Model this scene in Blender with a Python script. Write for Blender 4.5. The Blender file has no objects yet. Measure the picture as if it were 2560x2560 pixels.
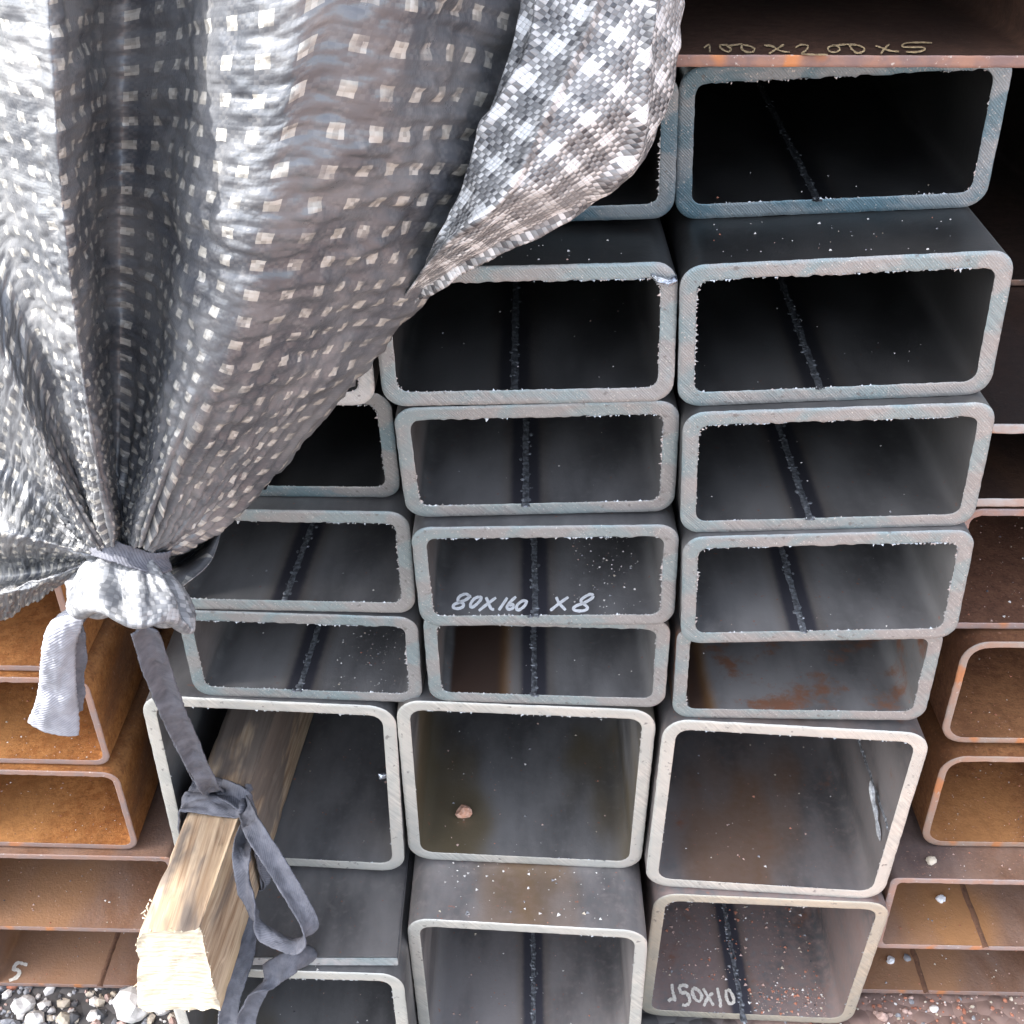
import bpy, bmesh, math, random
import numpy as np
from mathutils import Vector, Matrix
R_ = math.radians
random.seed(7)
rng = np.random.default_rng(7)
scene = bpy.context.scene
col = scene.collection

# ------------------------------------------------------------------ camera
CAM = np.array([-.004, -.597, .428])
YAW, PITCH, ROLL, FPX = R_(-1.46), R_(32.47), R_(-1.77), 2991.0     # focal length in pixels of a 2560 frame
_f = np.array([math.sin(YAW)*math.cos(PITCH), math.cos(YAW)*math.cos(PITCH), -math.sin(PITCH)])
_r = np.array([math.cos(YAW), -math.sin(YAW), 0]); _u = np.cross(_r, _f)
_c, _s = math.cos(ROLL), math.sin(ROLL)
_r, _u = _c*_r + _s*_u, -_s*_r + _c*_u
cam_d = bpy.data.cameras.new('camera'); cam = bpy.data.objects.new('camera', cam_d); col.objects.link(cam)
cam.matrix_world = Matrix(((_r[0], _u[0], -_f[0], CAM[0]), (_r[1], _u[1], -_f[1], CAM[1]), (_r[2], _u[2], -_f[2], CAM[2]), (0, 0, 0, 1)))
cam_d.sensor_width = 36; cam_d.lens = FPX/2560*36; cam_d.clip_start = .02; cam_d.clip_end = 400
scene.camera = cam

# ------------------------------------------------------------------ light
SUN = Vector((-.60, -.10, .78)).normalized()          # towards the sun: high on the left, a little in front of the stack
w = bpy.data.worlds.new('World'); scene.world = w; w.use_nodes = True
nt = w.node_tree; bgn = nt.nodes['Background']
sky = nt.nodes.new('ShaderNodeTexSky'); sky.sky_type = 'NISHITA'; sky.sun_disc = False
sky.sun_elevation = math.asin(SUN.z); sky.sun_rotation = math.atan2(SUN.x, SUN.y); sky.air_density = 1.0; sky.dust_density = 2.5
hs = nt.nodes.new('ShaderNodeHueSaturation'); hs.inputs['Saturation'].default_value = .55      # sky blue toned down for a neutral white balance
nt.links.new(sky.outputs[0], hs.inputs['Color']); nt.links.new(hs.outputs[0], bgn.inputs[0]); bgn.inputs[1].default_value = .15
sd = bpy.data.lights.new('sun', 'SUN'); sd.energy = 2.7; sd.angle = R_(.6); sd.color = (1, .975, .94)
so = bpy.data.objects.new('sun', sd); col.objects.link(so); so.rotation_euler = SUN.to_track_quat('Z', 'Y').to_euler(); so.location = SUN*6
scene.view_settings.view_transform = 'Standard'; scene.view_settings.look = 'None'
scene.view_settings.exposure = 2.35; scene.view_settings.gamma = 1
scene.cycles.max_bounces = 8; scene.cycles.diffuse_bounces = 5; scene.cycles.glossy_bounces = 4

# ------------------------------------------------------------------ helpers
def at(px, py, Y):                  # the point at depth Y seen at a pixel of the 2560 photograph
    d = _f + _r*(px-1280)/FPX - _u*(py-1280)/FPX
    return CAM + d*(Y-CAM[1])/d[1]
def atz(px, py, Z):
    d = _f + _r*(px-1280)/FPX - _u*(py-1280)/FPX
    return CAM + d*(Z-CAM[2])/d[2]
K = 2560/1932
def vnoise(p, seed=0):              # value noise, p (n,3) -> (-1..1)
    p = np.asarray(p, float); i = np.floor(p).astype(np.int64); fr = p-i; fr = fr*fr*(3-2*fr)
    def h(a, b, c):
        n = (a*374761393 + b*668265263 + c*2147483647 + seed*1274126177) & 0xffffffff
        n = ((n ^ (n >> 13))*1274126177) & 0xffffffff
        return ((n ^ (n >> 16)) & 0xffff)/32767.5-1
    o = 0
    for dx in (0, 1):
        for dy in (0, 1):
            for dz in (0, 1):
                wgt = (fr[:, 0] if dx else 1-fr[:, 0])*(fr[:, 1] if dy else 1-fr[:, 1])*(fr[:, 2] if dz else 1-fr[:, 2])
                o = o + wgt*h(i[:, 0]+dx, i[:, 1]+dy, i[:, 2]+dz)
    return o
def fbm(p, octv=4, seed=0):
    o = 0; a = 1.
    for k in range(octv):
        o = o + a*vnoise(np.asarray(p)*2**k, seed+k); a *= .5
    return o
def tag(o, label=None, cat=None, group=None, kind=None):
    if label: o['label'] = label
    if cat: o['category'] = cat
    if group: o['group'] = group
    if kind: o['kind'] = kind
    return o
def empty(name, loc=(0, 0, 0), rot=(0, 0, 0)):
    o = bpy.data.objects.new(name, None); col.objects.link(o); o.location = loc; o.rotation_euler = rot
    o.empty_display_size = .02
    return o
def mesh(name, V, F, mats, parent=None, mi=None, smooth=True, uv=None, loc=None):
    me = bpy.data.meshes.new(name); me.from_pydata([tuple(map(float, v)) for v in V], [], [tuple(map(int, f)) for f in F])
    for m in (mats if isinstance(mats, (list, tuple)) else [mats]): me.materials.append(m)
    if mi is not None: me.polygons.foreach_set('material_index', np.asarray(mi, dtype=np.int32))
    me.polygons.foreach_set('use_smooth', np.full(len(me.polygons), smooth))
    if uv is not None:
        l = me.uv_layers.new(name='UVMap'); vi = np.empty(len(me.loops), dtype=np.int32); me.loops.foreach_get('vertex_index', vi)
        l.data.foreach_set('uv', np.asarray(uv, dtype=np.float32)[vi].ravel())
    me.update()
    o = bpy.data.objects.new(name, me); col.objects.link(o)
    if parent is not None: o.parent = parent
    if loc is not None: o.location = loc
    return o
def grid_faces(nr, nc, off=0, wrap=False):
    F = []
    for i in range(nr-1):
        for j in range(nc if wrap else nc-1):
            a = off+i*nc+j; b = off+i*nc+(j+1) % nc
            F.append((a, b, b+nc, a+nc))
    return F

# ------------------------------------------------------------------ materials
class NT:
    def __init__(s, name):
        s.m = bpy.data.materials.new(name); s.m.use_nodes = True; s.t = s.m.node_tree
        s.b = s.t.nodes['Principled BSDF']
    def n(s, typ, **kw):
        nd = s.t.nodes.new('ShaderNode'+typ)
        for k, v in kw.items(): setattr(nd, k, v)
        return nd
    def put(s, sock, v):
        if hasattr(v, 'is_output') or isinstance(v, bpy.types.NodeSocket): s.t.links.new(v, sock)
        else:
            if isinstance(v, (tuple, list)) and len(v) == 3 and sock.type == 'RGBA': v = (*v, 1)
            sock.default_value = v
    def math(s, op, a, b=0., c=None, clamp=False):
        nd = s.n('Math', operation=op); nd.use_clamp = clamp
        s.put(nd.inputs[0], a); s.put(nd.inputs[1], b)
        if c is not None: s.put(nd.inputs[2], c)
        return nd.outputs[0]
    def mix(s, f, a, b, mode='MIX'):
        nd = s.n('Mix', data_type='RGBA', blend_type=mode)
        s.put(nd.inputs[0], f); s.put(nd.inputs[6], a); s.put(nd.inputs[7], b)
        return nd.outputs[2]
    def coord(s, kind='Object', scale=(1, 1, 1), rot=(0, 0, 0)):
        tc = s.n('TexCoord'); mp = s.n('Mapping'); mp.inputs['Scale'].default_value = scale; mp.inputs['Rotation'].default_value = rot
        s.t.links.new(tc.outputs[kind], mp.inputs[0]); return mp.outputs[0]
    def noise(s, v, scale, det=4, rough=.55, dist=0):
        nd = s.n('TexNoise'); s.put(nd.inputs['Vector'], v); nd.inputs['Scale'].default_value = scale
        nd.inputs['Detail'].default_value = det; nd.inputs['Roughness'].default_value = rough; nd.inputs['Distortion'].default_value = dist
        return nd.outputs[0]
    def ramp(s, f, lo, hi, smooth=True):
        nd = s.n('MapRange'); nd.interpolation_type = 'SMOOTHSTEP' if smooth else 'LINEAR'
        s.put(nd.inputs[0], f); s.put(nd.inputs[1], lo); s.put(nd.inputs[2], hi); nd.inputs[3].default_value = 0; nd.inputs[4].default_value = 1
        return nd.outputs[0]
    def attr(s, name, vec=False):
        nd = s.n('Attribute', attribute_type='OBJECT', attribute_name=name); return nd.outputs['Color' if vec else 'Fac']
    def sep(s, v):
        nd = s.n('SeparateXYZ'); s.put(nd.inputs[0], v); return nd.outputs
    def bump(s, h, strength=.3, dist=.001):
        nd = s.n('Bump'); nd.inputs['Strength'].default_value = strength; nd.inputs['Distance'].default_value = dist
        s.put(nd.inputs['Height'], h); s.put(s.b.inputs['Normal'], nd.outputs[0])
    def out(s, color=None, rough=None, metal=None, spec=None):
        if color is not None: s.put(s.b.inputs['Base Color'], color)
        if rough is not None: s.put(s.b.inputs['Roughness'], rough)
        if metal is not None: s.put(s.b.inputs['Metallic'], metal)
        if spec is not None: s.put(s.b.inputs['Specular IOR Level'], spec)
        return s.m

def m_cut():                         # sawn end of a tube; 'cut' (colour), 'blue' (amount of temper blue and of painted sky reflection) are on the object
    a = NT('sawn_steel'); v = a.coord()
    base = a.attr('cut', True)
    patch = a.ramp(a.noise(a.coord(scale=(1, 1, 1.4), rot=(0, R_(35), 0)), 26, 3, .6, .6), .44, .62)
    amt = a.math('MULTIPLY', patch, a.math('ADD', .60, a.attr('blue')), clamp=True)
    c = a.mix(amt, base, a.mix(a.math('MAXIMUM', a.attr('blue'), 0.), (.235, .325, .34), (.05, .12, .18)))
    wv = a.n('TexWave', wave_type='BANDS', bands_direction='X'); a.put(wv.inputs[0], a.coord(rot=(0, R_(42), 0))); wv.inputs['Scale'].default_value = 260
    wv.inputs['Distortion'].default_value = 2.5; wv.inputs['Detail'].default_value = 3; wv.inputs['Detail Scale'].default_value = 2.5
    mp2 = a.n('Mapping'); mp2.inputs['Scale'].default_value = (9, 1, 120); a.put(mp2.inputs[0], a.coord(rot=(0, R_(-48), 0)))
    streak = a.noise(mp2.outputs[0], 5, 4)
    c = a.mix(a.math('MULTIPLY', a.ramp(a.noise(v, 17, 3), .35, .65), .55), c, a.mix(a.ramp(streak, .3, .7), (.66, .66, .66), (1.28, 1.27, 1.25)), 'MULTIPLY')
    fine = a.noise(v, 900, 2)
    c = a.mix(a.ramp(fine, .62, .72), c, (.52, .51, .49))
    c = a.mix(a.math('MULTIPLY', a.ramp(a.noise(v, 190, 3), .63, .72), .7), c, (.16, .15, .145))
    a.bump(a.math('ADD', a.math('MULTIPLY', wv.outputs[1], .5), a.math('ADD', a.math('MULTIPLY', streak, 1.5), a.math('MULTIPLY', fine, .8))), .5, .0004)
    return a.out(c, a.math('ADD', .34, a.math('MULTIPLY', streak, .25)), .45)
def m_skin():                        # mill scale of the tube walls, weld band, oil and rust stains ('seam_x','oil','rust','patch0','patch1')
    a = NT('mill_scale'); v = a.coord(); x, y, z = a.sep(v); x = a.math('SUBTRACT', x, a.math('MULTIPLY', y, a.attr('shear')))
    n1 = a.noise(a.coord(scale=(1, .35, 1)), 22, 5); n2 = a.noise(v, 160, 4)
    c = a.mix(a.ramp(n1, .3, .7), (.075, .073, .074), (.205, .198, .194))
    c = a.mix(a.math('MULTIPLY', a.ramp(n2, .5, .75), .35), c, (.21, .205, .20))
    oil = a.ramp(a.math('ADD', a.noise(a.coord(scale=(1, .5, 1)), 9, 3), a.math('MULTIPLY', a.math('ABSOLUTE', x), a.attr('oilx'))), a.math('SUBTRACT', 1.0, a.attr('oil')), a.math('SUBTRACT', 1.22, a.attr('oil')))
    oil = a.math('MULTIPLY', oil, a.math('MAXIMUM', a.math('GREATER_THAN', z, 0.), a.attr('oil_floor')))
    c = a.mix(a.math('MULTIPLY', oil, .85), c, a.mix(a.attr('oilhue'), (.125, .095, .048), (.17, .095, .05)))
    rs = a.ramp(a.noise(v, 30, 6, .68), a.math('SUBTRACT', 1.0, a.attr('rust')), a.math('SUBTRACT', 1.15, a.attr('rust')))
    c = a.mix(rs, c, a.mix(n2, (.24, .095, .05), (.16, .10, .07)))
    sp = a.ramp(a.noise(v, 260, 2), .70, .74)
    c = a.mix(a.math('MULTIPLY', sp, .7), c, (.28, .11, .07))
    c = a.mix(a.math('MULTIPLY', a.attr('dust'), a.ramp(a.math('ADD', a.math('MULTIPLY', n2, .5), a.math('MULTIPLY', n1, .5)), .36, .58)), c, a.mix(n2, (.15, .095, .08), (.24, .185, .17)))
    # one brown run of old rust between two x on the floor
    edge = a.math('MULTIPLY', a.math('SUBTRACT', n1, .5), .012)
    xx = a.math('ADD', x, edge)
    pm = a.math('MULTIPLY', a.ramp(xx, a.attr('patch0'), a.math('ADD', a.attr('patch0'), .004)), a.math('SUBTRACT', 1, a.ramp(xx, a.math('SUBTRACT', a.attr('patch1'), .012), a.attr('patch1'))))
    c = a.mix(a.math('MULTIPLY', pm, .92), c, a.mix(a.ramp(xx, a.math('SUBTRACT', a.attr('patch1'), .016), a.attr('patch1')), (.045, .022, .013), (.26, .12, .02)))
    # heat band of the weld
    dx = a.math('ABSOLUTE', a.math('SUBTRACT', x, a.attr('seam_x')))
    band = a.math('MULTIPLY', a.math('SUBTRACT', 1, a.ramp(a.math('ADD', dx, a.math('MULTIPLY', a.math('SUBTRACT', n2, .5), .002)), .0065, .0115)), a.ramp(a.math('MULTIPLY', z, -1), .012, .02))
    halo = a.math('MULTIPLY', a.math('SUBTRACT', 1, a.ramp(dx, .009, .018)), .35)
    c = a.mix(a.math('MULTIPLY', halo, a.ramp(a.math('MULTIPLY', z, -1), .012, .02)), c, (.09, .06, .035))
    c = a.mix(band, c, (.042, .041, .050))
    dk = a.attr('dark'); cc = a.n('CombineXYZ'); [a.put(cc.inputs[i_], dk) for i_ in range(3)]; c = a.mix(1., c, cc.outputs[0], 'MULTIPLY')  # per-tube multiplier; deep shade of the upper tubes is painted in
    a.bump(a.math('ADD', n2, a.math('MULTIPLY', a.noise(v, 700, 3), .5)), .25, .0006)
    return a.out(c, a.math('ADD', .30, a.math('MULTIPLY', n1, .35)), .15, .5)
def m_rust():                        # thin walled rusty tubes; 'warm' on the object moves it from brown to orange
    a = NT('rusted_steel'); v = a.coord(); x, y, z = a.sep(v)
    n1 = a.noise(a.coord(scale=(1, .45, 1)), 14, 6, .62, .4); n2 = a.noise(v, 120, 5, .7); n3 = a.noise(a.coord(scale=(1, .3, 1)), 6, 3)
    wm = a.attr('warm')
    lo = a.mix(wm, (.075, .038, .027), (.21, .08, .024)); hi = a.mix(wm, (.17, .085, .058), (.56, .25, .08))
    c = a.mix(a.ramp(n1, .32, .68), lo, hi)
    c = a.mix(a.math('MULTIPLY', a.ramp(n2, .44, .62), .8), c, a.mix(wm, (.10, .05, .035), (.30, .11, .03)))
    n5 = a.noise(v, 420, 4, .7); c = a.mix(a.math('MULTIPLY', a.ramp(n5, .50, .66), .6), c, a.mix(wm, (.06, .032, .025), (.15, .06, .022))); c = a.mix(a.math('MULTIPLY', a.ramp(n5, .42, .32), .5), c, a.mix(wm, (.22, .12, .085), (.58, .30, .12)))
    c = a.mix(a.math('MULTIPLY', a.attr('dust'), a.ramp(n1, .30, .62)), c, a.mix(n2, (.20, .135, .105), (.38, .26, .20)))
    c = a.mix(a.math('MULTIPLY', a.ramp(n3, .56, .64), a.attr('orange')), c, (.42, .20, .07))
    c = a.mix(a.math('MULTIPLY', a.ramp(n3, .47, .36), a.attr('grey')), c, (.10, .10, .11))
    c = a.mix(a.math('MULTIPLY', a.ramp(a.noise(v, 330, 2), .68, .73), .6), c, (.42, .24, .17))
    dk = a.attr('dark'); cc = a.n('CombineXYZ'); [a.put(cc.inputs[i_], dk) for i_ in range(3)]; c = a.mix(1., c, cc.outputs[0], 'MULTIPLY')  # multiplier that paints the shade of the black gap into RRa and RX
    a.bump(a.math('ADD', n2, a.math('MULTIPLY', a.noise(v, 500, 3), .6)), .45, .001)
    return a.out(c, a.math('ADD', .45, a.math('MULTIPLY', n2, .3)), 0, .4)
def m_rim():
    a = NT('rusted_cut_edge'); v = a.coord()
    n = a.noise(v, 60, 5, .6); n2 = a.noise(v, 400, 3)
    c = a.mix(a.ramp(n, .35, .65), a.attr('cut', True), a.mix(.5, a.attr('cut', True), (.40, .20, .12)))
    c = a.mix(a.math('MULTIPLY', a.ramp(a.noise(v, 35, 2), .62, .7), .8), c, (.50, .19, .06))
    c = a.mix(a.ramp(n2, .64, .72), c, (.45, .40, .36))
    a.bump(n2, .5, .0006)
    return a.out(c, .5, .15)
def m_plain(name, c0, c1, scale=60, rough=.5, metal=0, bump=.2, spec=.5):
    a = NT(name); v = a.coord(); n = a.noise(v, scale, 4)
    a.bump(a.noise(v, scale*4, 3), bump, .0008)
    return a.out(a.mix(a.ramp(n, .3, .7), c0, c1), rough, metal, spec)
def m_weave(bare, soft=False):                   # woven tape tarpaulin; uv in metres. bare: the uncoated face, every tape reads; else a film dulls the mixed cells
    a = NT('hem_weave' if soft else 'bare_tape_weave' if bare else 'coated_tape_weave')
    tc = a.n('TexCoord'); uv = tc.outputs['UV']
    wob = a.n('TexNoise'); a.put(wob.inputs['Vector'], uv); wob.inputs['Scale'].default_value = 160; wob.inputs['Detail'].default_value = 2
    off = a.n('VectorMath', operation='MULTIPLY_ADD'); a.put(off.inputs[0], wob.outputs['Color']); off.inputs[1].default_value = (.0013, .0013, 0); a.put(off.inputs[2], uv)
    u, v, _ = a.sep(off.outputs[0])
    T = .0024 if bare else .0024
    uu = a.math('DIVIDE', u, T); vv = a.math('DIVIDE', v, T*.86)
    i = a.math('FLOOR', uu); j = a.math('FLOOR', vv); fu = a.math('FRACT', uu); fv = a.math('FRACT', vv)
    def seq(k): 
        m = a.math('FLOORED_MODULO', k, 8.); return a.math('LESS_THAN', m, 2.5)
    A = seq(i); B = seq(j); par = a.math('FLOORED_MODULO', a.math('ADD', i, j), 2.)
    cell = a.math('ADD', a.math('MULTIPLY', par, A), a.math('MULTIPLY', a.math('SUBTRACT', 1, par), B))
    both = a.math('MULTIPLY', A, B)
    cb = a.n('CombineXYZ'); a.put(cb.inputs[0], i); a.put(cb.inputs[1], j); wn = a.n('TexWhiteNoise'); a.put(wn.inputs['Vector'], cb.outputs[0])
    rnd = wn.outputs[0]
    big = a.noise(uv, 18, 4); dirt = a.noise(uv, 55, 5, .65)
    # shape of a cell: tapes are pillowed along their own width
    pil = a.math('MULTIPLY', a.math('MULTIPLY', fu, a.math('SUBTRACT', 1, fu)), a.math('MULTIPLY', fv, a.math('SUBTRACT', 1, fv)))
    if bare:
        either = a.math('MAXIMUM', A, B)
        lo = a.mix(par, a.mix(rnd, (.06, .06, .065), (.20, .20, .20)), a.mix(rnd, (.22, .22, .22), (.36, .355, .35)))
        mid = a.mix(cell, a.mix(rnd, (.16, .16, .16), (.30, .30, .295)), a.mix(rnd, (.50, .49, .48), (.72, .71, .69)))
        c = a.mix(either, lo, mid); c = a.mix(both, c, a.mix(rnd, (.72, .72, .71), (.84, .84, .83)))
        if soft: c = a.mix(.7, c, (.115, .12, .13))
        c = a.mix(a.math('MULTIPLY', a.ramp(big, .5, .7), .5), c, (.36, .35, .34))
        edge = a.ramp(pil, .0, .012); c = a.mix(edge, a.mix(.5, c, (.10, .10, .10)), c)
        a.bump(a.math('ADD', a.math('MULTIPLY', pil, 16), a.math('MULTIPLY', rnd, .5)), .05 if soft else .45, .0007)
        return a.out(c, a.math('ADD', .28, a.math('MULTIPLY', rnd, .25)), 0, .55)
    dark = a.mix(a.ramp(big, .35, .65), (.068, .073, .083), (.155, .157, .162))
    c = a.mix(a.math('MULTIPLY', cell, .16), dark, (.26, .25, .24))
    c = a.mix(a.math('MULTIPLY', both, a.ramp(a.math('ADD', dirt, a.math('MULTIPLY', rnd, .2)), .30, .72)), c, a.mix(rnd, (.36, .335, .285), (.50, .48, .435)))
    c = a.mix(a.math('MULTIPLY', a.ramp(dirt, .56, .72), .45), c, (.30, .29, .28))
    a.bump(a.math('ADD', a.math('MULTIPLY', pil, 2.2), a.math('MULTIPLY', dirt, 1.8)), .35, .0009)
    return a.out(c, a.math('ADD', .17, a.math('MULTIPLY', dirt, .3)), 0, .75)
def m_strap(name, c0, c1):
    a = NT(name); tc = a.n('TexCoord'); uv = tc.outputs['UV']; u, v, _ = a.sep(uv)
    tw = a.n('TexWave', wave_type='BANDS', bands_direction='DIAGONAL'); a.put(tw.inputs[0], uv); tw.inputs['Scale'].default_value = 320
    n = a.noise(uv, 90, 5, .65)
    c = a.mix(a.ramp(n, .3, .7), c0, c1)
    c = a.mix(a.math('MULTIPLY', tw.outputs[1], .18), c, (.12, .12, .14))
    a.bump(a.math('ADD', tw.outputs[1], a.math('MULTIPLY', n, 2)), .3, .0006)
    return a.out(c, .8, 0, .25)
def m_wood():
    a = NT('weathered_timber'); v = a.coord()
    g = a.noise(a.coord(scale=(1, .045, 1)), 140, 6, .65, .3); g2 = a.noise(a.coord(scale=(1, .02, 1)), 420, 3)
    b = a.noise(a.coord(scale=(1, .35, 1)), 17, 4, .6, .5)
    c = a.mix(a.ramp(g, .3, .7), (.31, .205, .125), (.60, .465, .325))
    c = a.mix(a.math('MULTIPLY', a.ramp(g2, .5, .68), .5), c, (.16, .09, .05))
    c = a.mix(a.math('MULTIPLY', a.ramp(b, .47, .57), .84), c, (.15, .125, .11))
    c = a.mix(a.math('MULTIPLY', a.ramp(b, .44, .34), .5), c, (.62, .48, .30))
    a.bump(a.math('ADD', g, a.math('MULTIPLY', g2, .6)), .6, .0015)
    return a.out(c, .75, 0, .25)
def m_endgrain():
    a = NT('sawn_end_grain'); v = a.coord(rot=(0, R_(20), 0))
    wv = a.n('TexWave', wave_type='RINGS', rings_direction='Y'); mp = a.n('Mapping'); mp.inputs['Location'].default_value = (.03, 0, .06); a.put(mp.inputs[0], v); a.put(wv.inputs[0], mp.outputs[0])
    wv.inputs['Scale'].default_value = 75; wv.inputs['Distortion'].default_value = 2.5; wv.inputs['Detail'].default_value = 3
    n = a.noise(v, 60, 5, .65)
    c = a.mix(a.math('MULTIPLY', wv.outputs[1], .45), (.56, .49, .375), (.34, .27, .18))
    c = a.mix(a.math('MULTIPLY', a.ramp(n, .52, .7), .55), c, (.27, .22, .17))
    a.bump(a.math('ADD', n, a.noise(a.coord(scale=(1, 1, 8)), 90, 3)), .6, .0012)
    return a.out(c, .85, 0, .2)
def m_ground():
    a = NT('gravel_ground'); v = a.coord()
    n = a.noise(v, 9, 8, .7); vo = a.n('TexVoronoi'); a.put(vo.inputs[0], v); vo.inputs['Scale'].default_value = 75
    c = a.mix(a.ramp(n, .35, .65), (.055, .052, .05), (.13, .12, .115))
    c = a.mix(.6, c, a.mix(vo.outputs[1], (.04, .04, .04), (.22, .20, .19)))
    x, y, z = a.sep(v)
    c = a.mix(a.math('MULTIPLY', a.ramp(x, .12, .2), a.math('SUBTRACT', 1, a.ramp(y, .0, .5))), c, a.mix(n, (.20, .12, .095), (.34, .24, .20)))
    a.bump(a.math('SUBTRACT', 1, vo.outputs[0]), .8, .006)
    return a.out(c, .9, 0, .2)

CUT, SKIN, RUST, RIM = m_cut(), m_skin(), m_rust(), m_rim()
COAT, BARE, HEM = m_weave(False), m_weave(True), m_weave(True, True)
def m_bead():
    a = NT('weld_bead'); n = a.noise(a.coord(), 300, 4); c = a.mix(a.ramp(n, .3, .7), (.085, .088, .095), (.34, .36, .385))
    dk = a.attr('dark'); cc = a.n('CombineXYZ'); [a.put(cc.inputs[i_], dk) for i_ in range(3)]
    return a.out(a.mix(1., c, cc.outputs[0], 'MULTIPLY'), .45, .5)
BEAD = m_bead(); DROP = m_plain('steel_drop', (.16, .17, .20), (.62, .66, .70), 300, .22, .75, .6)
SHARD = m_plain('steel_burr', (.36, .37, .38), (.62, .64, .65), 600, .3, .5)
PAINT = m_plain('white_marker_paint', (.80, .80, .80), (.93, .93, .93), 500, .6, 0, .3, .3)
CHALK = m_plain('yellow_chalk', (.20, .145, .08), (.40, .31, .19), 700, .9, 0, .4, .1)
PALE = m_plain('pale_marker_paint', (.66, .60, .50), (.85, .80, .72), 500, .7, 0, .3, .2)
STRAP = m_strap('grey_twill', (.095, .097, .112), (.165, .167, .19)); STRAPL = m_strap('faded_grey_twill', (.27, .275, .30), (.38, .385, .42))
WOOD = m_wood(); ENDG = m_endgrain()
GROUND = m_ground()
SHEET = m_plain('corrugated_sheet', (.22, .21, .20), (.36, .35, .34), 8, .5, .3)
STONES = [m_plain('stone_'+n, a, b, 120, .85, 0, .4, .25) for n, a, b in (('white', (.60, .56, .52), (.80, .77, .72)), ('pink', (.42, .28, .23), (.56, .40, .34)),
          ('grey', (.20, .20, .21), (.34, .34, .35)), ('dark', (.06, .06, .065), (.13, .125, .125)), ('tan', (.42, .36, .27), (.60, .52, .42)), ('rust', (.34, .13, .08), (.50, .22, .14)))]

# ------------------------------------------------------------------ the setting
g = mesh('ground', [(-80, -80, -.503), (80, -80, -.503), (80, 80, -.503), (-80, 80, -.503)], [(0, 1, 2, 3)], GROUND); tag(g, kind='structure')
# the roof added unseen above the frame, shaped to shade the stack
blocker = empty('sun_blocker', (0, 0, 2.4))
def sheet(x0, x1, yf, zo):
    RV, RF = [], []
    xs = np.linspace(x0, x1, int((x1-x0)/.025))
    for k, X in enumerate(xs):
        zc = zo+.018*math.cos(X*31)
        RV.extend([(X, yf, zc), (X, 6.0, zc+.35)])
    for k in range(len(xs)-1): RF.append((2*k, 2*k+2, 2*k+3, 2*k+1))
    return mesh('blocker_sheet', RV, RF, SHEET, blocker)
sheet(-6, -2.235, -.372, 0); sheet(-2.26, -2.13, -.425, -.03); sheet(-2.155, -1.69, -.364, 0); sheet(-1.72, 6, -.312, -.03)
for o in blocker.children: md = o.modifiers.new('thick', 'SOLIDIFY'); md.thickness = .003
tag(blocker, 'added unseen corrugated roof sheltering the stacked steel, its edge overhead', 'blocker')

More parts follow.
